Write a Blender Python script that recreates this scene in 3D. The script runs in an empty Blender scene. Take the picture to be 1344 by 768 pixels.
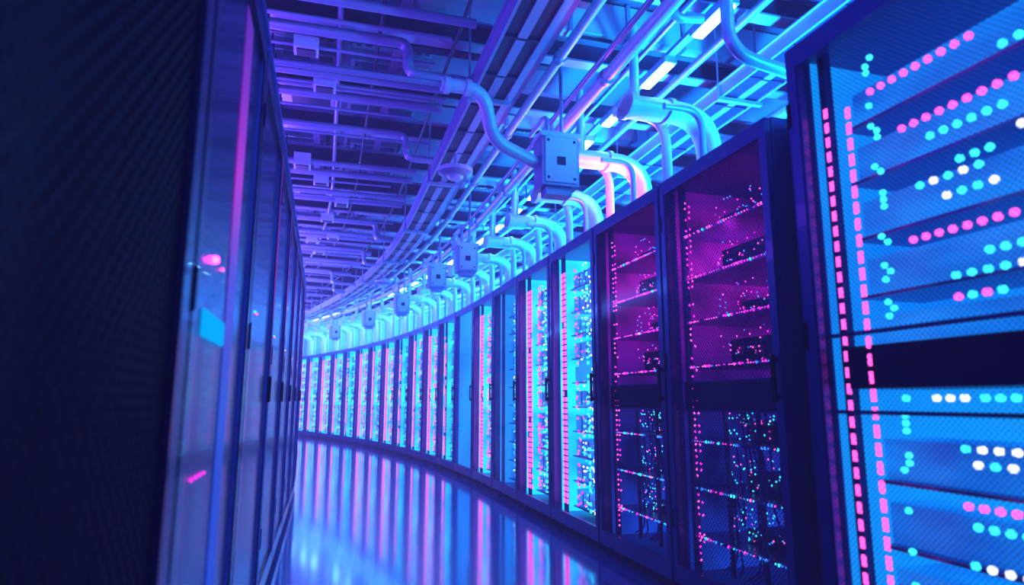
import bpy, math, random
from mathutils import Vector, Matrix
scene = bpy.context.scene
scene.view_settings.view_transform = 'Standard'
scene.view_settings.look = 'None'
scene.view_settings.exposure = 0.2
scene.view_settings.gamma = 0.88

# ------------------------------------------------------------------ corridor frame
H0 = math.radians(16.2); K = 0.031; SB = 7.0; L0 = (-0.30, 0.0)
W = 2.18          # aisle width
def F(s, u, z=0.0):
    if s <= SB:
        h = H0; x = L0[0]-math.sin(h)*s; y = L0[1]+math.cos(h)*s
    else:
        h = H0+K*(s-SB)
        x = L0[0]-math.sin(H0)*SB; y = L0[1]+math.cos(H0)*SB
        x += (math.cos(h)-math.cos(H0))/K
        y += (math.sin(h)-math.sin(H0))/K
    return Vector((x+u*math.cos(h), y+u*math.sin(h), z))
def heading(s): return H0+K*max(0, s-SB)

# ------------------------------------------------------------------ materials
def newmat(name):
    m = bpy.data.materials.new(name); m.use_nodes = True
    nt = m.node_tree; nt.nodes.clear()
    out = nt.nodes.new('ShaderNodeOutputMaterial')
    return m, nt, out
def pbr(name, col, rough=.4, metal=0., coat=0., emis=None, es=0., noise=0.0, spec=.5):
    m, nt, out = newmat(name)
    b = nt.nodes.new('ShaderNodeBsdfPrincipled')
    b.inputs['Base Color'].default_value = (*col, 1)
    b.inputs['Roughness'].default_value = rough
    b.inputs['Metallic'].default_value = metal
    b.inputs['Coat Weight'].default_value = coat
    b.inputs['Specular IOR Level'].default_value = spec
    if emis:
        b.inputs['Emission Color'].default_value = (*emis, 1)
        b.inputs['Emission Strength'].default_value = es
    if noise > 0:
        tc = nt.nodes.new('ShaderNodeTexCoord'); n = nt.nodes.new('ShaderNodeTexNoise')
        n.inputs['Scale'].default_value = 3.0; n.inputs['Detail'].default_value = 5
        nt.links.new(tc.outputs['Object'], n.inputs['Vector'])
        mr = nt.nodes.new('ShaderNodeMapRange')
        mr.inputs['To Min'].default_value = max(0, rough-noise); mr.inputs['To Max'].default_value = rough+noise
        nt.links.new(n.outputs['Fac'], mr.inputs['Value']); nt.links.new(mr.outputs[0], b.inputs['Roughness'])
    nt.links.new(b.outputs[0], out.inputs[0])
    return m
def emit(name, col, st, sample=True):
    m, nt, out = newmat(name)
    e = nt.nodes.new('ShaderNodeEmission'); e.inputs[0].default_value = (*col, 1); e.inputs[1].default_value = st
    nt.links.new(e.outputs[0], out.inputs[0])
    if not sample: m.cycles.emission_sampling = 'NONE'
    return m
def emit_noise(name, c1, c2, st, scale=(2, 2, 6), sample=True, zramp=None):
    m, nt, out = newmat(name)
    tc = nt.nodes.new('ShaderNodeTexCoord'); mp = nt.nodes.new('ShaderNodeMapping')
    mp.inputs['Scale'].default_value = scale
    n = nt.nodes.new('ShaderNodeTexNoise'); n.inputs['Scale'].default_value = 1.0; n.inputs['Detail'].default_value = 2
    cr = nt.nodes.new('ShaderNodeValToRGB')
    cr.color_ramp.elements[0].position = .3; cr.color_ramp.elements[0].color = (*c1, 1)
    cr.color_ramp.elements[1].position = .7; cr.color_ramp.elements[1].color = (*c2, 1)
    b = nt.nodes.new('ShaderNodeBsdfPrincipled'); b.inputs['Base Color'].default_value = (.05, .1, .2, 1)
    b.inputs['Roughness'].default_value = .4
    nt.links.new(tc.outputs['Object'], mp.inputs[0]); nt.links.new(mp.outputs[0], n.inputs['Vector'])
    nt.links.new(n.outputs['Fac'], cr.inputs[0]); col = cr.outputs[0]
    if zramp:
        sp = nt.nodes.new('ShaderNodeSeparateXYZ'); nt.links.new(tc.outputs['Object'], sp.inputs[0])
        mr = nt.nodes.new('ShaderNodeMapRange'); mr.inputs['From Max'].default_value = 2.3
        nt.links.new(sp.outputs[2], mr.inputs['Value'])
        c2r = nt.nodes.new('ShaderNodeValToRGB')
        els = c2r.color_ramp.elements
        els[0].position = zramp[0][0]; els[0].color = (*zramp[0][1], 1)
        els[1].position = zramp[-1][0]; els[1].color = (*zramp[-1][1], 1)
        for p, c in zramp[1:-1]:
            e = els.new(p); e.color = (*c, 1)
        nt.links.new(mr.outputs[0], c2r.inputs[0])
        mu = nt.nodes.new('ShaderNodeMix'); mu.data_type = 'RGBA'; mu.blend_type = 'MULTIPLY'; mu.inputs[0].default_value = 1
        nt.links.new(col, mu.inputs[6]); nt.links.new(c2r.outputs[0], mu.inputs[7]); col = mu.outputs[2]
    nt.links.new(col, b.inputs['Emission Color'])
    b.inputs['Emission Strength'].default_value = st
    nt.links.new(b.outputs[0], out.inputs[0])
    if not sample: m.cycles.emission_sampling = 'NONE'
    return m
def glass(name, tint, rough=.12):
    m, nt, out = newmat(name)
    t = nt.nodes.new('ShaderNodeBsdfTransparent'); t.inputs[0].default_value = (*tint, 1)
    g = nt.nodes.new('ShaderNodeBsdfGlossy'); g.inputs['Roughness'].default_value = rough
    g.inputs[0].default_value = (.8, .9, 1, 1)
    fr = nt.nodes.new('ShaderNodeFresnel'); fr.inputs[0].default_value = 1.12
    mx = nt.nodes.new('ShaderNodeMixShader')
    nt.links.new(fr.outputs[0], mx.inputs[0])
    nt.links.new(t.outputs[0], mx.inputs[1]); nt.links.new(g.outputs[0], mx.inputs[2])
    nt.links.new(mx.outputs[0], out.inputs[0])
    return m
def perforated(name, col, pitch, thr, rough=.4, spec=.5, metal=.3):
    m, nt, out = newmat(name)
    tc = nt.nodes.new('ShaderNodeTexCoord'); sp = nt.nodes.new('ShaderNodeSeparateXYZ')
    nt.links.new(tc.outputs['Object'], sp.inputs[0])
    def sn(sock):
        a = nt.nodes.new('ShaderNodeMath'); a.operation = 'MULTIPLY'; a.inputs[1].default_value = math.pi/pitch
        b = nt.nodes.new('ShaderNodeMath'); b.operation = 'SINE'
        nt.links.new(sock, a.inputs[0]); nt.links.new(a.outputs[0], b.inputs[0]); return b.outputs[0]
    p = nt.nodes.new('ShaderNodeMath'); p.operation = 'MULTIPLY'
    nt.links.new(sn(sp.outputs[0]), p.inputs[0]); nt.links.new(sn(sp.outputs[2]), p.inputs[1])
    g = nt.nodes.new('ShaderNodeMath'); g.operation = 'GREATER_THAN'; g.inputs[1].default_value = thr
    nt.links.new(p.outputs[0], g.inputs[0])
    b = nt.nodes.new('ShaderNodeBsdfPrincipled'); b.inputs['Base Color'].default_value = (*col, 1)
    b.inputs['Roughness'].default_value = rough; b.inputs['Metallic'].default_value = metal; b.inputs['Specular IOR Level'].default_value = spec
    t = nt.nodes.new('ShaderNodeBsdfTransparent')
    mx = nt.nodes.new('ShaderNodeMixShader')
    nt.links.new(g.outputs[0], mx.inputs[0]); nt.links.new(b.outputs[0], mx.inputs[1]); nt.links.new(t.outputs[0], mx.inputs[2])
    nt.links.new(mx.outputs[0], out.inputs[0])
    return m

M = {}
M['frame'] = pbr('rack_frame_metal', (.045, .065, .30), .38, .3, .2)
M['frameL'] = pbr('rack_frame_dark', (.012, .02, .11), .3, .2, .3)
M['inner'] = pbr('rack_inner', (.03, .08, .25), .4, .2)
M['glass'] = glass('rack_glass', (.9, .95, 1.0))
M['mesh'] = perforated('perforated_door', (.05, .025, .22), .012, -.30)
M['meshN'] = perforated('fine_mesh_door', (.01, .03, .14), .0085, -.62)
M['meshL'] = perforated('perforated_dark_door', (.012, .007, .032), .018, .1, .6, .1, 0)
M['chas'] = emit_noise('server_front_glow', (.0, .07, .42), (.0, .30, .88), 1.0, (3, 3, 9), False)  # rack interior light put into the server fronts as uneven emission
M['chasN'] = emit_noise('server_front_blue_glow', (.0, .08, .46), (.0, .26, .84), 1.0, (2, 3, 7), False)  # same painted interior light, bluer, for the near rack
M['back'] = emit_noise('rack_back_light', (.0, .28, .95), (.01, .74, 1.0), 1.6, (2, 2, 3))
M['pink'] = emit('led_pink', (1, .10, .55), 2.3, False)
M['mag'] = emit('led_magenta', (1, .03, .75), 2.0, False)
M['cyan'] = emit('led_cyan', (.04, .76, 1.0), 2.2, False)
M['white'] = emit('led_white', (.85, .9, 1.0), 1.8, False)
M['blueled'] = emit('led_blue', (.05, .25, 1.0), 1.8, False)
M['dark'] = pbr('server_dark', (.03, .02, .08), .35, .3)
M['shelf'] = pbr('shelf_metal', (.14, .12, .4), .3, .5)
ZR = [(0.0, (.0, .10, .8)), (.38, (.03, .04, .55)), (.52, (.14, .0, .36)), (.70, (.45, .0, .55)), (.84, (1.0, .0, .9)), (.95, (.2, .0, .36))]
M['purp'] = emit_noise('rack_magenta_glow', (.08, .08, .14), (1, 1, 1), .68, (2.6, 2.6, 2.6), True, ZR)  # interior lamp glow painted as emission, blue below to magenta above
M['plain'] = emit_noise('glow_panel_blue', (.0, .20, .72), (.0, .38, .92), 1.0, (1, 1, 1))  # plain panel under blue light, its lit look given by emission
M['lglass'] = pbr('smoked_glass_door', (.004, .02, .16), .24, .0, .15, spec=.42)
M['trim'] = pbr('light_metal_trim', (.20, .38, .95), .3, .4)
M['magl'] = emit('magenta_lamp', (1, .03, .8), 16.0)
M['handle'] = pbr('handle_black', (.01, .01, .02), .3, .5)
M['cable'] = pbr('cable_purple', (.25, .05, .4), .5)
M['refl'] = emit('cyan_reflection', (.0, .40, .95), 1.0, False)
M['streak'] = emit_noise('painted_glow_streak', (.9, .9, .9), (1, 1, 1), .38, (1, 1, 1), False,  # door reflection painted as an emission ramp over the height
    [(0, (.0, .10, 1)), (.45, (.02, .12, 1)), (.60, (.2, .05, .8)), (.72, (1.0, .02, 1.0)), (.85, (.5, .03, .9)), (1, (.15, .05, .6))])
ML = list(M.keys())

# ------------------------------------------------------------------ mesh builder
class MB:
    def __init__(s, xf=None): s.v = []; s.f = []; s.m = []; s.sm = []; s.xf = xf
    def add(s, vs, fs, m, smooth=False):
        o = len(s.v)
        for p in vs:
            s.v.append(tuple(s.xf(*p)) if s.xf else tuple(p))
        for f in fs:
            s.f.append([i+o for i in f]); s.m.append(m); s.sm.append(smooth)
    def box(s, x0, x1, y0, y1, z0, z1, m):
        vs = [(x0,y0,z0),(x1,y0,z0),(x1,y1,z0),(x0,y1,z0),(x0,y0,z1),(x1,y0,z1),(x1,y1,z1),(x0,y1,z1)]
        s.add(vs, [(0,3,2,1),(4,5,6,7),(0,1,5,4),(1,2,6,5),(2,3,7,6),(3,0,4,7)], m)
    def lbox(s, s0, s1, u0, u1, z0, z1, m, step=.5):
        n = max(1, int((s1-s0)/step)); vs = []; fs = []
        for i in range(n+1):
            t = s0+(s1-s0)*i/n
            vs += [(t,u0,z0),(t,u1,z0),(t,u1,z1),(t,u0,z1)]
        for i in range(n):
            a = i*4
            for j in range(4):
                fs.append((a+j, a+(j+1)%4, a+4+(j+1)%4, a+4+j))
        fs.append((3,2,1,0)); e = n*4; fs.append((e,e+1,e+2,e+3))
        s.add(vs, fs, m)
    def tube(s, pts, r, m, n=8, wide=1.0):
        pts = [Vector(p) for p in pts]; vs = []; fs = []
        up = Vector((0,0,1)); prev = None
        for i, p in enumerate(pts):
            a = pts[max(0,i-1)]; b = pts[min(len(pts)-1,i+1)]
            d = (b-a).normalized()
            if prev is None:
                ref = up if abs(d.z) < .9 else Vector((1,0,0))
                x = d.cross(ref).normalized()
            else:
                x = (prev-d*prev.dot(d)).normalized()
            prev = x; y = d.cross(x)
            for k in range(n):
                an = 2*math.pi*k/n
                v = x*(r*math.cos(an))+y*(r*math.sin(an)); v.x *= wide
                vs.append(p+v)
        for i in range(len(pts)-1):
            for k in range(n):
                fs.append((i*n+k, i*n+(k+1)%n, (i+1)*n+(k+1)%n, (i+1)*n+k))
        s.add(vs, fs, m, True)
        s.add([vs[k] for k in range(n)], [tuple(range(n))[::-1]], m)
        s.add([vs[-n+k] for k in range(n)], [tuple(range(n))], m)
    def cyl(s, c, r0, r1, z0, z1, m, n=20, wide=1.0):
        vs = []
        for z, r in ((z0,r0),(z1,r1)):
            for k in range(n):
                a = 2*math.pi*k/n; vs.append((c[0]+wide*r*math.cos(a), c[1]+r*math.sin(a), z))
        fs = [(k,(k+1)%n,n+(k+1)%n,n+k) for k in range(n)]
        fs += [tuple(range(n))[::-1], tuple(range(n,2*n))]
        s.add(vs, fs, m)
    def dot(s, c, r, m, hi=False):
        x, y, z = c
        if not hi:
            s.add([(x-r,y,z),(x+r,y,z),(x,y-r,z),(x,y+r,z),(x,y,z-r),(x,y,z+r)],
                  [(0,2,5),(2,1,5),(1,3,5),(3,0,5),(2,0,4),(1,2,4),(3,1,4),(0,3,4)], m)
        else:
            vs = []; n = 10; R = 5
            for i in range(1, R):
                th = math.pi*i/R
                for k in range(n):
                    a = 2*math.pi*k/n
                    vs.append((x+r*math.sin(th)*math.cos(a), y+r*math.sin(th)*math.sin(a), z+r*math.cos(th)))
            fs = [(i*n+k, i*n+(k+1)%n, (i+1)*n+(k+1)%n, (i+1)*n+k) for i in range(R-2) for k in range(n)]
            fs += [tuple(range(n)), tuple(range((R-2)*n, (R-1)*n))[::-1]]
            s.add(vs, fs, m)
    def mesh(s, name, mats):
        me = bpy.data.meshes.new(name); me.from_pydata(s.v, [], s.f)
        for m in mats: me.materials.append(m)
        me.polygons.foreach_set('material_index', s.m)
        me.polygons.foreach_set('use_smooth', s.sm)
        me.update(); return me
def obj(name, me, mw=None):
    o = bpy.data.objects.new(name, me); scene.collection.objects.link(o)
    if mw is not None: o.matrix_world = mw
    return o
def fillet(pts, rad, n=6):
    pts = [Vector(p) for p in pts]; out = [pts[0]]
    for i in range(1, len(pts)-1):
        a, b, c = pts[i-1], pts[i], pts[i+1]
        d1 = (a-b).normalized(); d2 = (c-b).normalized()
        r = min(rad, (a-b).length*.49, (c-b).length*.49)
        p0 = b+d1*r; p2 = b+d2*r
        for k in range(n+1):
            t = k/n; out.append(p0*(1-t)**2+b*2*t*(1-t)+p2*t*t)
    out.append(pts[-1]); return out

# ------------------------------------------------------------------ racks
RW = .965; RH = 2.30; RD = 1.0
def I(k): return ML.index(k)
def rack_mesh(kind, seed):
    rnd = random.Random(seed); b = MB(); w = RW
    left = kind in ('L', 'P', 'LD')
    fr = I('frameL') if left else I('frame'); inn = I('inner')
    b.box(0, .03, 0, RD, .06, RH, fr); b.box(w-.03, w, 0, RD, .06, RH, fr)
    b.box(.03, w-.03, 0, RD, RH-.05, RH, fr); b.box(.03, w-.03, 0, RD, .06, .12, fr)
    b.box(.03, w-.03, RD-.03, RD, .12, RH-.05, inn)
    b.box(.04, w-.04, .05, RD-.05, 0.02, .06, I('handle'))
    for fx in (.08, w-.12):
        for fy in (.08, RD-.12): b.box(fx, fx+.04, fy, fy+.04, 0, .06, I('handle'))
    st = .05; yd0, yd1 = -.035, -.004
    if kind == 'P': st = .075
    b.box(0.004, st, yd0, yd1, .07, RH-.005, fr); b.box(w-st, w-.004, yd0, yd1, .07, RH-.005, fr)
    b.box(st, w-st, yd0, yd1, RH-.085, RH-.005, fr); b.box(st, w-st, yd0, yd1, .07, .16, fr)
    bd = I('trim') if kind in ('L', 'LD') else (fr if kind == 'P' else I('shelf'))
    b.box(st, st+.008, yd0+.006, yd1, .16, RH-.085, bd); b.box(w-st-.008, w-st, yd0+.006, yd1, .16, RH-.085, bd)
    hz = 1.02
    if kind not in ('P', 'LD'):
        hl = .12 if left else .20; ho = .012 if left else .028
        b.box(w-.038, w-.018, yd0-ho, yd0-ho+.012, hz, hz+hl, I('handle'))
        b.box(w-.034, w-.022, yd0-ho+.01, yd0, hz+.01, hz+.03, I('handle')); b.box(w-.034, w-.022, yd0-ho+.01, yd0, hz+hl-.03, hz+hl-.01, I('handle'))
    for z in (.35, 1.2, 2.0): b.box(-.002, .012, yd0-.006, yd0, z, z+.09, I('handle') if not left else fr)
    z0, z1 = .16, RH-.085
    x0, x1 = st, w-st
    def pane(m):
        b.add([(x0,-.02,z0),(x1,-.02,z0),(x1,-.02,z1),(x0,-.02,z1)], [(0,1,2,3)], I(m))
    def vstrip(x, y, zz0, zz1, m, ww=.014, hh=.03, pitch=.05, p=1.0):
        z = zz0
        while z < zz1-hh:
            if rnd.random() < p: b.box(x-ww/2, x+ww/2, y-.006, y, z, z+hh, I(m))
            z += pitch
    if left:
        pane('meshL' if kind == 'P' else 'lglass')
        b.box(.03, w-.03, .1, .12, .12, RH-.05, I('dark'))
        b.box(0.0, w, -.045, -.0, RH, RH+.018, I('trim'))
        if kind == 'LD':
            b.box(.19, .49, -.026, -.02, 1.17, 1.23, I('refl'))  # cyan reflection in the door glass, drawn as an emissive patch
            b.box(.52, .66, -.023, -.02, .2, 2.18, I('streak'))  # soft reflected streak on the door, put in as a glowing strip
            b.dot((.28, -.024, 1.36), .010, I('magl'), True); b.dot((.40, -.024, 1.36), .005, I('pink'), True)  # first dot paints the highlight of a reflected magenta lamp
            for k in range(4): b.dot((.2+.05*k, -.024, .86), .004, I('mag'))
        if kind == 'L':
            b.box(w-.016, w-.010, yd0-.003, yd0, .1, RH-.02, I('streak'))  # painted glow added along the stile
            b.dot((.25, -.024, 1.36), .005, I('cyan')); b.dot((.32, -.024, 1.36), .005, I('pink'))
        return b.mesh('server_rack_'+kind, [M[k] for k in ML])
    if kind == 'PL':
        pane('glass'); b.box(.03, w-.03, .03, .05, .12, RH-.05, I('plain'))
        for z in (.6, 1.1, 1.65): b.box(.05, w-.05, .018, .03, z, z+.012, I('chas'))
        return b.mesh('server_rack_PL', [M[k] for k in ML])
    pane({'BM': 'mesh', 'N': 'meshN'}.get(kind, 'glass'))
    for xx in (.055, w-.085):
        b.box(xx, xx+.03, .06, .09, .12, RH-.05, I('shelf') if kind[0] == 'B' else inn)
        b.box(xx, xx+.03, .80, .83, .12, RH-.05, inn)
    if kind[0] == 'B':
        b.box(.03, w-.03, .70, .72, .12, RH-.05, I('purp'))
        b.box(.031, .036, .05, .70, .12, RH-.05, I('purp'))
        zs = [.30, .55, .80, 1.20, 1.45, 1.70, 1.95]
        for i, z in enumerate(zs):
            b.box(.05, w-.05, .08, .68, z, z+.018, I('shelf'))
            hgt = rnd.choice([.07, .10, .13])
            xa = rnd.uniform(.25, .4); xb = rnd.uniform(.7, w-.1)
            b.box(xa, xb, .20, .62, z+.018, z+.018+hgt, I('dark'))
            for k in range(5):
                xx = xa+(xb-xa)*k/5
                b.box(xx+.01, xx+.012, .194, .20, z+.03, z+hgt, I('shelf'))
            n = 36
            for k in range(n):
                if rnd.random() < .8:
                    m = ('pink' if rnd.random() < .5 else 'mag') if rnd.random() < (.85 if z > 1.1 else .35) else rnd.choice(['cyan', 'blueled'])
                    b.dot((.09+(w-.18)*k/n, .075, z+.009), .005 if rnd.random() < .7 else .009, I(m))
            for k in range(40 if z > 1 else 80):
                m = rnd.choice(['cyan', 'cyan', 'blueled', 'pink'] if z < 1 else ['pink', 'mag', 'blueled'])
                b.dot((rnd.uniform(.2, xb), .192, z+.03+rnd.random()*.17), .0055, I(m))
        b.box(.05, w-.05, .05, .6, .98, 1.12, I('dark')); b.box(.05, w-.05, .04, .05, 1.12, 1.13, I('shelf'))
        b.box(.05, w-.05, .04, .05, .97, .98, I('shelf'))
        for cx in (.13, .17):
            z = .2
            while z < 2.15:
                if rnd.random() < (.8 if cx < .15 else .5): b.dot((cx, .055, z), .008, I('pink' if rnd.random() < .5 else 'mag'))
                z += .033
        for cx in (w-.12, w-.09):
            z = .2
            while z < 2.1:
                if rnd.random() < .8: b.dot((cx, .055, z), .008, I(rnd.choice(['cyan', 'cyan', 'blueled', 'pink'])))
                z += .04
        for xx in (.34, .60): b.box(xx, xx+.014, .09, .11, .16, .97, I('shelf'))
        for k in range(14):
            xa = rnd.uniform(.3, .85); zt = rnd.choice([.55, .80, .97]); xb = xa+rnd.uniform(-.15, .15)
            xb = min(max(xb, .1), w-.1)
            pts = [(xa+(xb-xa)*t, .11+.03*math.sin(math.pi*t), zt-.28*math.sin(math.pi*min(t, .5))-.1*t) for t in [i/8 for i in range(9)]]
            b.tube(pts, .005, I('cable'), 5)
        lx = .66 if kind == 'BG' else .22
        b.cyl((lx, .3), .045, .045, 1.80, 1.83, I('magl'), 16)
        return b.mesh('server_rack_'+kind, [M[k] for k in ML])
    # cyan backlit types
    ch = I('chasN') if kind == 'N' else I('chas')
    b.box(.03, w-.03, .42, .44, .12, RH-.05, I('plain') if kind == 'N' else I('back'))
    b.box(.031, .036, .05, .42, .12, RH-.05, I('plain') if kind in ('N', 'CB') else I('back'))  # side liner emits too, imitating light received from the back panel
    pitch = .20; z = .18; i = 0
    while z+pitch < RH-.05:
        hh = .125
        if not (kind == 'N' and 1.0 < z+.1 < 1.22):
            b.box(.10, w-.09, .16, .38, z, z+hh, ch)
            b.box(.09, w-.08, .13, .40, z-.014, z-.004, I('shelf'))
            if kind != 'N':
                for k in range(1, 6):
                    xx = .10+(w-.19)*k/6
                    b.box(xx-.003, xx+.003, .155, .16, z+.01, z+hh-.01, inn)
        z += pitch; i += 1
    if kind == 'N':
        r = .0115
        b.box(.09, w-.05, .03, .40, 1.065, 1.20, I('dark'))
        b.box(.05, w-.05, .02, .035, 1.235, 1.247, I('shelf')); b.box(.05, w-.05, .02, .035, .985, .997, I('shelf'))
        vstrip(.105, .035, .2, 2.06, 'pink', .014, .034, .053)
        vstrip(.20, .035, .2, 2.0, 'pink', .016, .038, .055)
        for z in [.25+.115*k for k in range(17)]:
            if 1.03 < z < 1.22: continue
            for k in range(rnd.choice([1, 2, 3])):
                b.dot((.27+rnd.choice([0, .02]), .05, z+.022*k), r*.9, I('cyan'), True)
        def row(xa, n, z, m, dz=0., dx=.042, mix=None):
            for k in range(n):
                mm = m if not mix or rnd.random() < .6 else mix
                b.dot((xa+dx*k, .05, z+dz*k), r, I(mm), True)
        row(.28, 9, 2.02, 'pink', .0); row(.38, 9, 1.85, 'pink')
        row(.47, 6, 1.79, 'cyan'); row(.42, 5, 1.655, 'cyan', 0, .045, 'white'); row(.50, 4, 1.60, 'cyan', 0, .045, 'white')
        row(.55, 3, 1.69, 'cyan')
        row(.38, 10, 1.50, 'pink'); row(.50, 6, 1.37, 'cyan', 0, .045, 'white'); row(.60, 4, 1.42, 'cyan'); row(.50, 4, 1.31, 'cyan', 0, .04, 'pink')
        row(.30, 1, 1.035, 'cyan'); row(.40, 3, 1.035, 'white'); row(.54, 5, 1.035, 'cyan', 0, .04, 'blueled')
        row(.47, 8, .90, 'cyan', 0, .045, 'white'); row(.50, 4, .86, 'white', 0, .045, 'cyan')
        row(.46, 6, .75, 'pink'); row(.48, 7, .70, 'cyan'); row(.46, 5, .60, 'cyan', 0, .045, 'white'); row(.44, 6, .48, 'pink'); row(.5, 5, .36, 'cyan')
        row(.70, 4, 1.95, 'cyan'); row(.72, 4, 1.72, 'white', 0, .045, 'cyan')
    else:
        pk = {'C1': .97, 'C2': .97, 'C3': .7, 'CB': .0}[kind]
        for cx in ((.105, .165) if kind != 'C2' else (.10, .16, .22)):
            vstrip(cx, .05, .2, 2.12, 'pink', .032, .036, .048, pk)
        if kind in ('C2', 'C1'):
            for k in range(190 if kind == 'C2' else 80):
                b.dot((rnd.uniform(.26, .26+abs(rnd.gauss(0, .09))+.03), .10, rnd.uniform(.2, 2.14)), rnd.choice([.007, .009, .012]), I(rnd.choice(['pink', 'mag'])))
        z = .2
        while z < 2.15:
            for k in range(rnd.choice([6, 9, 14])):
                xx = rnd.uniform(.34, w-.10)
                m = rnd.choices(['cyan', 'white', 'pink', 'blueled'], [7, 3, .4 if kind != 'CB' else 0, 1])[0]
                b.dot((xx, .12, z+rnd.uniform(-.012, .012)), rnd.choice([.007, .011]), I(m))
            z += .045
        vstrip(.62, .06, .2, 2.12, 'cyan', .03, .024, .05, .8)
        vstrip(.70, .06, .2, 2.12, 'white', .02, .02, .075, .5)
        if kind == 'C1': b.box(.40, w-.06, .07, .14, 1.18, 1.34, I('plain'))
    return b.mesh('server_rack_'+kind, [M[k] for k in ML])

meshes = {}
def getmesh(kind, seed):
    if (kind, seed) not in meshes: meshes[(kind, seed)] = rack_mesh(kind, seed)
    return meshes[(kind, seed)]
def place(me, origin, xdir, name='server_rack'):
    x = Vector((xdir.x, xdir.y, 0)).normalized(); z = Vector((0,0,1)); y = z.cross(x)
    mw = Matrix(((x.x,y.x,0,origin.x),(x.y,y.y,0,origin.y),(0,0,1,0),(0,0,0,1)))
    return obj(name, me, mw)
kinds = ['BM', 'BG', 'C1', 'C2', 'CB', 'C2', 'PL', 'C3', 'C2', 'C1', 'C3', 'C2', 'C1', 'C2', 'C3', 'C1', 'C2', 'C1', 'C2', 'C3', 'C2', 'C1', 'C2', 'C1', 'C2']
s = 2.2
racks_right = []
for i, kd in enumerate(kinds):
    ds = .98/(1+K*W) if s >= SB else .98
    a = F(s, W); c = F(s+ds, W)
    racks_right.append((s, s+ds))
    place(getmesh(kd, 3+i % 3 if kd[0] == 'C' else 1), c, a-c)
    s += ds
UN = 1.90
place(getmesh('N', 1), F(1.74, UN), F(.76, UN)-F(1.74, UN))
place(getmesh('C2', 4), F(.75, UN), F(-.23, UN)-F(.75, UN))
place(getmesh('C1', 4), F(-.24, UN), F(-1.22, UN)-F(-.24, UN))
fb = MB(); fb.box(0, .42, 0, .9, .0, 2.28, I('frame')); fb.box(.03, .39, -.01, 0, .1, 2.2, I('inner'))
place(fb.mesh('filler_cabinet', [M[k] for k in ML]), F(2.18, W+.06), F(1.75, W+.06)-F(2.18, W+.06), 'filler_cabinet')
s = 1.27-.98*3
while s < 21:
    ds = .98
    a = F(s, 0); c = F(s+ds, 0)
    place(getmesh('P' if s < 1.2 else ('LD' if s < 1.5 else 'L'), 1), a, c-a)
    s += ds

# ------------------------------------------------------------------ room shell
mf, nt, out = newmat('polished_floor')
tc = nt.nodes.new('ShaderNodeTexCoord'); mp = nt.nodes.new('ShaderNodeMapping'); mp.inputs['Rotation'].default_value[2] = -H0
br = nt.nodes.new('ShaderNodeTexBrick'); br.offset = 0
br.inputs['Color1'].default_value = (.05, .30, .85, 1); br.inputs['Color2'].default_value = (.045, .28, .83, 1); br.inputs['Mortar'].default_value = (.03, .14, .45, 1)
br.inputs['Scale'].default_value = 1; br.inputs['Mortar Size'].default_value = .004; br.inputs['Brick Width'].default_value = .73; br.inputs['Row Height'].default_value = .73
b = nt.nodes.new('ShaderNodeBsdfPrincipled'); b.inputs['Roughness'].default_value = .16; b.inputs['Specular IOR Level'].default_value = 1.0
b.inputs['IOR'].default_value = 2.4
b.inputs['Coat Weight'].default_value = 1.0; b.inputs['Coat Roughness'].default_value = .09; b.inputs['Coat IOR'].default_value = 2.5
nt.links.new(tc.outputs['Object'], mp.inputs[0]); nt.links.new(mp.outputs[0], br.inputs['Vector']); nt.links.new(br.outputs['Color'], b.inputs['Base Color']); nt.links.new(b.outputs[0], out.inputs[0])
paint = pbr('ceiling_paint', (.10, .16, .32), .6)
wallm = pbr('wall_paint', (.2, .35, .55), .6)
S0, S1, UL, UR, ZC = -2.6, 29, -1.5, 4.6, 4.2
def shell(name, args, m):
    q = MB(F); q.lbox(*args, 0); return obj(name, q.mesh(name, [m]))
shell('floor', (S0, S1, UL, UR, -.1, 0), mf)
shell('ceiling', (S0, S1, UL, UR, ZC, ZC+.1), paint)
shell('wall_left', (S0, S1, UL-.1, UL, 0, ZC), wallm)
shell('wall_right', (S0, S1, UR, UR+.1, 0, ZC), wallm)
shell('wall_back', (S0-.1, S0, UL, UR, 0, ZC), wallm)
shell('wall_end', (S1, S1+.1, UL, UR, 0, ZC), wallm)

# ------------------------------------------------------------------ overhead services
steel = pbr('painted_steel', (.32, .38, .62), .34, .4, noise=.1)
steeld = pbr('dark_steel', (.04, .04, .12), .4, .3)
duct = pbr('white_duct', (.55, .64, .82), .32, .1)
lampm = emit('lamp_tube', (.35, 1.0, 1.0), 12.0)
stripc = emit('cove_strip_cyan', (.0, .65, 1.0), 3.0)
stripv = emit('cove_strip_violet', (.35, .08, 1.0), 1.5)
MS = [steel, steeld, duct, lampm, stripc, stripv]
rnd = random.Random(7)
q = MB(F); t = -2.2
while t < 27:
    q.box(t, t+.012, UL, UR, 3.64, 3.80, 1); q.box(t-.05, t+.062, UL, UR, 3.625, 3.64, 0); q.box(t-.05, t+.062, UL, UR, 3.80, 3.815, 0)
    q.box(t+.43, t+.51, UL, 2.0, 3.82, 3.90, 1)
    t += .92
for u in (-.9, 0.05, .7): q.lbox(-2.4, 28, u, u+.07, 3.82, 3.90, 0)
obj('ceiling_beams', q.mesh('ceiling_beams', MS))
q = MB(F); t = -2.0; i = 0
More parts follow.
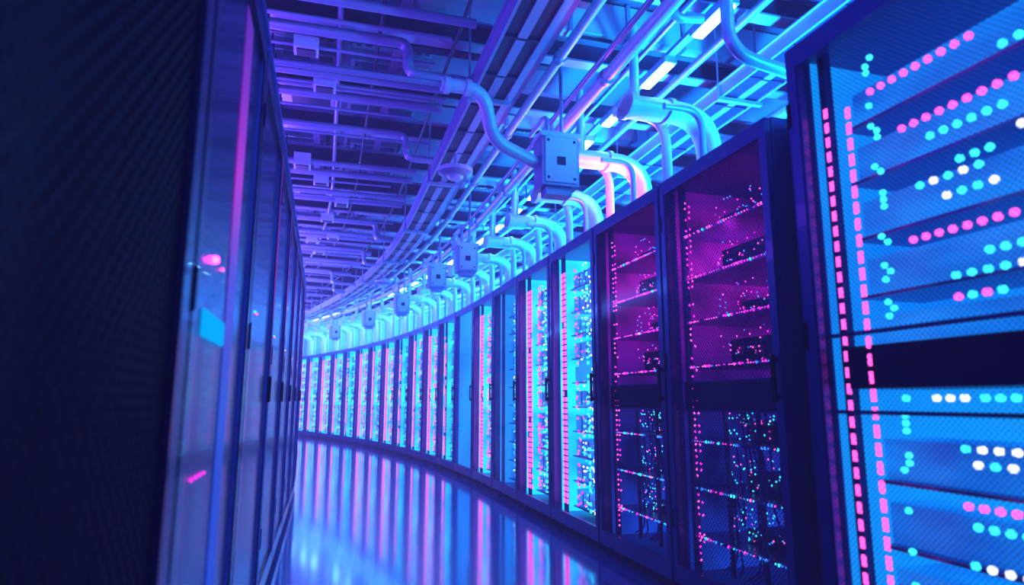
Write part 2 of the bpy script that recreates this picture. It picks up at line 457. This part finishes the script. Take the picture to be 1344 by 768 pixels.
while t < 27:
    for j, (dt, r, zz, ue) in enumerate(((.0, .030, 3.36, 1.1), (.11, .012, 3.34, 1.1), (.28, .016, 3.40, 1.0), (.45, .038, 3.42, 1.12), (.60, .012, 3.38, .9))):
        if rnd.random() < (.10 if j in (0, 3) else .35): continue
        ue2 = ue if rnd.random() < .6 else rnd.uniform(.65, .95)
        if j in (0, 3) and ue2 < ue:
            q.tube(fillet([(t+dt, UL+.02, zz), (t+dt, ue2, zz), (t+dt, ue2, zz-.22), (t+dt, ue+.03, zz-.22)], .08, 5), r, 0, 8)
        else:
            q.tube([(t+dt, UL+.02, zz), (t+dt, .15, zz), (t+dt, ue2, zz)], r, 0, 8)
        q.box(t+dt-r-.01, t+dt+r+.01, -.2, -.16, zz-r-.008, zz+r+.008, 1)
        q.box(t+dt-.006, t+dt+.006, -.186, -.174, zz, 3.62, 1)
        if rnd.random() < .35:
            uu = rnd.uniform(-.1, .4)
            q.box(t+dt-r-.05, t+dt+r+.05, uu, uu+.16, zz-r-.03, zz+r+.03, 2)
            q.box(t+dt-r-.03, t+dt+r+.03, uu+.02, uu+.14, zz-r-.04, zz-r-.03, 1)
    t += .92; i += 1
obj('transverse_pipes', q.mesh('transverse_pipes', MS))
t = -1.30
while t < 26:
    q = MB(F)
    q.box(t, t+.34, 1.9, UR-.02, 3.90, 4.18, 2)
    for u in (2.0, 2.5, 3.0, 3.5, 4.0, 4.5): q.box(t-.02, t+.36, u, u+.03, 3.88, 4.19, 0)
    q.box(t+.05, t+.29, 2.14, 2.40, 3.87, 3.90, 1)
    for k in range(5): q.box(t+.06, t+.28, 2.16+.048*k, 2.175+.048*k, 3.86, 3.87, 0)
    obj('ventilation_duct', q.mesh('ventilation_duct', MS)); t += 1.84
for t in (1.6, 3.45, 5.3, 8.05, 10.8, 14.5):
    q = MB(F); u = rnd.choice([-.75, -.2])
    q.box(t, t+.42, u, u+.52, 3.70, 3.80, 0); q.box(t+.04, t+.38, u+.04, u+.48, 3.66, 3.70, 2); q.box(t+.10, t+.32, u+.1, u+.42, 3.645, 3.66, 1)
    for a in (.03, .39):
        for c in (.03, .49): q.tube([(t+a, u+c, 3.8), (t+a, u+c, ZC)], .008, 0, 5)
    obj('ceiling_housing', q.mesh('ceiling_housing', MS))
def srange(a, b_, st=.5):
    o = []; t = a
    while t < b_: o.append(t); t += st
    return o+[b_]
def lrun(qb, u, z, r, m=0, n=8): qb.tube([(t, u, z) for t in srange(-2.4, 28)], r, m, n)
q = MB(F)
for u, z, r, m in ((1.66, 3.22, .032, 2), (1.96, 3.26, .02, 0), (2.04, 3.20, .046, 2), (2.48, 3.60, .02, 0), (2.9, 3.56, .03, 0), (3.9, 3.4, .07, 0), (4.2, 3.4, .05, 0),
                (.28, 3.54, .02, 0), (-.3, 3.54, .03, 0), (-.38, 3.54, .015, 0), (.55, 3.56, .014, 1), (1.64, 3.56, .03, 1), (1.06, 3.5, .014, 1)):
    lrun(q, u, z, r, m)
t = -2
while t < 26:
    for u, z, r in ((1.66, 3.22, .044), (2.04, 3.20, .060)):
        q.tube([(t+u*.3, u, z), (t+u*.3+.05, u, z)], r, 0, 10)
    t += 1.25
obj('service_pipes', q.mesh('service_pipes', MS))
def tray(u0, u1, z, cables=5):
    q = MB(F)
    for u in (u0, u1-.02):
        q.lbox(-2.4, 28, u, u+.02, z, z+.11, 0)
    q.lbox(-2.4, 28, u0-.02, u0, z+.10, z+.11, 0); q.lbox(-2.4, 28, u1, u1+.02, z+.10, z+.11, 0)
    q.lbox(-2.4, 28, u0+.02, u1-.02, z+.012, z+.018, 1)
    um = (u0+u1)/2; q.lbox(-2.4, 28, um-.03, um+.03, z+.002, z+.012, 0)
    t = -2.3
    while t < 28:
        q.box(t, t+.02, u0+.02, u1-.02, z+.0, z+.012, 1); t += .46
    for k in range(cables):
        uu = u0+.045+(u1-u0-.09)*k/max(1, cables-1)
        q.tube([(tt, uu+.006*math.sin(tt*3+k), z+.04) for tt in srange(-2.4, 28, .5)], .016, 1, 6)
    t = -1.5
    while t < 28:
        for u in (u0-.01, u1+.01):
            q.tube([(t, u, z), (t, u, ZC)], .009, 0, 5)
        q.box(t-.02, t+.02, u0-.03, u1+.03, z-.03, z, 0)
        t += 1.84
    return obj('cable_tray', q.mesh('cable_tray', MS))
tray(1.18, 1.44, 3.12); tray(3.2, 3.55, 3.4, 4)
q = MB(F); q.lbox(-2.4, 28, 1.52, 1.56, 3.26, 3.36, 1); q.lbox(-2.4, 28, 1.50, 1.58, 3.36, 3.37, 0); q.lbox(-2.4, 28, 1.50, 1.58, 3.25, 3.26, 0)
obj('support_rail', q.mesh('support_rail', MS))
def vent():
    q = MB()
    for k, (a, z0) in enumerate(((.36, -.05), (.28, -.09), (.19, -.12))):
        wd = .035
        q.box(-a, a, -a, -a+wd, z0, 0, 0); q.box(-a, a, a-wd, a, z0, 0, 0)
        q.box(-a, -a+wd, -a+wd, a-wd, z0, 0, 0); q.box(a-wd, a, -a+wd, a-wd, z0, 0, 0)
    q.box(-.10, .10, -.10, .10, -.14, 0, 1)
    q.box(-.45, .45, -.02, .02, -.02, 0, 0)
    return q.mesh('ceiling_vent', MS)
vm = vent()
for i in range(0, 26):
    for u in (-.95, -.1, .75):
        if rnd.random() < .7:
            t = -1.6+i*.92+.2
            p = F(t, u, ZC); h = heading(t)
            obj('ceiling_vent', vm, Matrix.Translation(p) @ Matrix.Rotation(h, 4, 'Z'))
def elbow(s, r=.068, u0=2.16, z0=3.0, ue=2.80):
    q = MB(F); wd = 1.7
    q.tube(fillet([(s, u0, z0), (s, ue, z0), (s, ue, 2.302)], .28, 8), r, 2, 18, wd)
    for zz in (2.302, 2.55): q.cyl((s, ue), r*1.25, r*1.25, zz, zz+.03, 2, 20, wd*.95)
    q.tube([(s, u0-.0, z0), (s, u0+.035, z0)], r*1.22, 2, 18, wd*.95)
    q.tube([(s, ue-.34, z0), (s, ue-.31, z0)], r*1.2, 2, 18, wd*.95)
    q.tube(fillet([(s+.26, u0+.05, z0+.08), (s+.26, ue-.18, z0+.08), (s+.26, ue-.18, 2.302)], .2, 6), r*.55, 2, 10)
    q.tube(fillet([(s-.26, u0+.15, z0-.10), (s-.26, ue-.22, z0-.10), (s-.26, ue-.22, 2.302)], .16, 6), r*.35, 0, 8)
    q.tube([(s, u0+.08, z0), (s, u0+.08, z0+.60)], r*.5, 2, 8)
    q.tube([(s+.08, ue-.5, z0), (s+.08, ue-.5, z0+.60)], r*.25, 0, 6)
    return obj('duct_elbow', q.mesh('duct_elbow', MS))
for a, c in racks_right[1:]:
    if a < 24: elbow((a+c)/2-.05)
lm = MB(); lm.box(-.036, .036, -.19, .19, -.012, .0, 3); lm.box(-.05, .05, -.21, .21, 0, .05, 0)
lmm = lm.mesh('ceiling_lamp', MS)
for k in range(-6, 26):
    t = 3.24+.75*k
    if t > 24: break
    obj('ceiling_lamp', lmm, Matrix.Translation(F(t, 2.63, 3.48)) @ Matrix.Rotation(heading(t), 4, 'Z'))
q = MB(F); q.lbox(-2.2, 27, 2.60, 2.66, 3.53, 3.56, 0)
t = -1.9
while t < 27:
    q.tube([(t, 2.63, 3.56), (t, 2.63, 3.88)], .01, 0, 5); t += 1.84
obj('lamp_rail', q.mesh('lamp_rail', MS))
def jbox(s, u, z, k=1.0):
    q = MB(F); hw, hh, dd = .125*k, .17*k, .09*k
    q.box(s-dd, s+dd, u-hw, u+hw, z-hh, z+hh, 0)
    q.box(s-dd-.012, s-dd, u-hw+.02, u+hw-.02, z-hh+.02, z+hh-.02, 2)
    q.box(s-dd-.02, s+dd+.015, u-hw-.015, u+hw+.015, z+hh-.02, z+hh+.015, 2)
    q.box(s-dd*.6, s+dd*.6, u-hw*.7, u+hw*.7, z-hh-.05*k, z-hh, 0)
    for uu in (-.05, .05): q.cyl((s, u+uu*k), .022, .022, z+hh, z+hh+.06, 2, 10)
    for uu in (-hw+.04, hw-.04):
        for zz in (-hh+.05, hh-.05): q.box(s-dd-.018, s-dd-.012, u+uu-.008, u+uu+.008, z+zz-.008, z+zz+.008, 1)
    q.box(s-dd-.018, s-dd-.012, u-.03, u+.03, z-.04, z+.02, 1)
    q.tube([(s, u+.04*k, z+hh), (s, u+.04*k, 3.62)], .014, 0, 6)
    q.tube(fillet([(s, u-.06*k, z+hh), (s, u-.06*k, 3.08), (s+.4, u-.06*k, 3.08)], .1, 5), .018, 0, 8)
    return obj('junction_box', q.mesh('junction_box', MS))
jbox(4.05, 1.82, 2.70, 1.1)
for (t, u, z) in ((7.2, 1.84, 2.68), (8.7, 1.80, 2.75), (11.0, 1.8, 2.7), (13.4, 1.8, 2.72), (16, 1.8, 2.7)): jbox(t, u, z, .95)
q = MB(F)
q.tube([(3.72, -1.4, 3.03), (3.72, .2, 3.03), (3.72, 1.0, 3.03)], .02, 0, 8)
q.tube(fillet([(3.72, .92, 3.03), (3.72, 1.20, 3.03), (3.88, 1.30, 2.76), (4.04, 1.66, 2.70)], .13, 8), .046, 2, 14)
for p in (.94, 1.08): q.tube([(3.72, p, 3.03), (3.72, p+.035, 3.03)], .056, 2, 14)
obj('conduit_pipe', q.mesh('conduit_pipe', MS))
q = MB(F)
q.tube(fillet([(2.62, 2.28, 3.85), (2.62, 2.28, 2.86), (2.62, 2.75, 2.78), (2.62, 3.3, 2.78)], .16, 8), .036, 0, 12)
q.tube([(2.62, 2.28, 3.3), (2.62, 2.28, 3.36)], .05, 0, 12)
obj('drop_pipe', q.mesh('drop_pipe', MS))
q = MB(F)
q.tube(fillet([(3.1, 2.25, 3.95), (3.1, 2.16, 3.50), (3.1, 2.26, 3.34), (3.1, 2.45, 3.38)], .12, 6), .028, 0, 10)
obj('drop_pipe', q.mesh('drop_pipe', MS))
def det(t, u, z):
    q = MB(); q.cyl((0,0), .10, .145, -.03, 0, 0, 28); q.cyl((0,0), .145, .145, 0, .035, 2, 28); q.cyl((0,0), .05, .07, -.055, -.03, 2, 20)
    q.tube([(0,0,.03), (0,0,.19)], .012, 0, 8)
    obj('smoke_detector', q.mesh('smoke_detector', MS), Matrix.Translation(F(t, u, z)))
det(4.96, 1.26, 2.90); det(10.2, 1.3, 2.9)
q = MB(F); q.lbox(-2.2, 26, 3.1, 3.14, 2.31, 2.34, 4); obj('cove_light_strip', q.mesh('cove_light_strip', MS))
q = MB(F); q.lbox(-2.2, 26, -.95, -.91, 2.31, 2.34, 5); obj('cove_light_strip', q.mesh('cove_light_strip', MS))

# ------------------------------------------------------------------ lights
def area(name, p, dirv, sx, sy, col, pw, rz=0):
    l = bpy.data.lights.new(name, 'AREA'); l.shape = 'RECTANGLE'; l.size = sx; l.size_y = sy; l.color = col; l.energy = pw
    o = bpy.data.objects.new(name, l); scene.collection.objects.link(o)
    if dirv == 'UP': o.matrix_world = Matrix.Translation(p) @ Matrix.Rotation(rz, 4, 'Z') @ Matrix.Rotation(math.pi, 4, 'X')
    elif dirv == 'DOWN': o.matrix_world = Matrix.Translation(p) @ Matrix.Rotation(rz, 4, 'Z')
    else:
        o.matrix_world = Matrix.Translation(p) @ Matrix.Rotation(rz, 4, 'Z') @ Matrix.Rotation(-dirv, 4, 'Y')
    return o
t = -2
while t < 24:
    m = t+1
    far = min(1, max(0, (t-5)/10)); h = heading(m)
    area('cove_light_cyan', F(m, 3.15, 2.38), 'UP', .25, 1.9, (.005+.06*far, .48+.02*far, 1), 125+30*far, h)
    area('cove_light_violet', F(m, -.6, 2.38), 'UP', .25, 1.9, (.30+.12*far, .08+.20*far, 1), 26+130*far, h)
    col = (.02, .24, 1) if not 2 <= t < 5 else (.30, .06, 1)
    if far > 0: col = (.03+.10*far, .28+.12*far, 1)
    area('added_aisle_fill', F(m, -.3, 2.45), math.radians(62), .35, 1.9, col, 12+24*far, h)  # added fill lights above the left racks, out of camera view
    t += 2.0
area('accent_light', F(4.6, 2.45, 2.5), 'UP', .3, .3, (1, .05, .8), 15, heading(4.6))

wd = bpy.data.worlds.new('world'); scene.world = wd; wd.use_nodes = True
nt = wd.node_tree
nt.nodes['Background'].inputs[0].default_value = (0, 0, 0, 1); nt.nodes['Background'].inputs[1].default_value = 0
ve = nt.nodes.new('ShaderNodeEmission'); ve.inputs[0].default_value = (.18, .16, 1.0, 1); ve.inputs[1].default_value = .014  # air glows by itself, imitating light scattered in haze
nt.links.new(ve.outputs[0], nt.nodes['World Output'].inputs['Volume'])

cam = bpy.data.cameras.new('camera'); co = bpy.data.objects.new('camera', cam); scene.collection.objects.link(co)
cam.sensor_width = 36; cam.lens = 22.5; co.location = (0, 0, 1.03); co.rotation_euler = (math.radians(99.53), 0, 0)
cam.clip_start = .02
cam.dof.use_dof = True; cam.dof.focus_distance = 5.0; cam.dof.aperture_fstop = 1.6
scene.camera = co
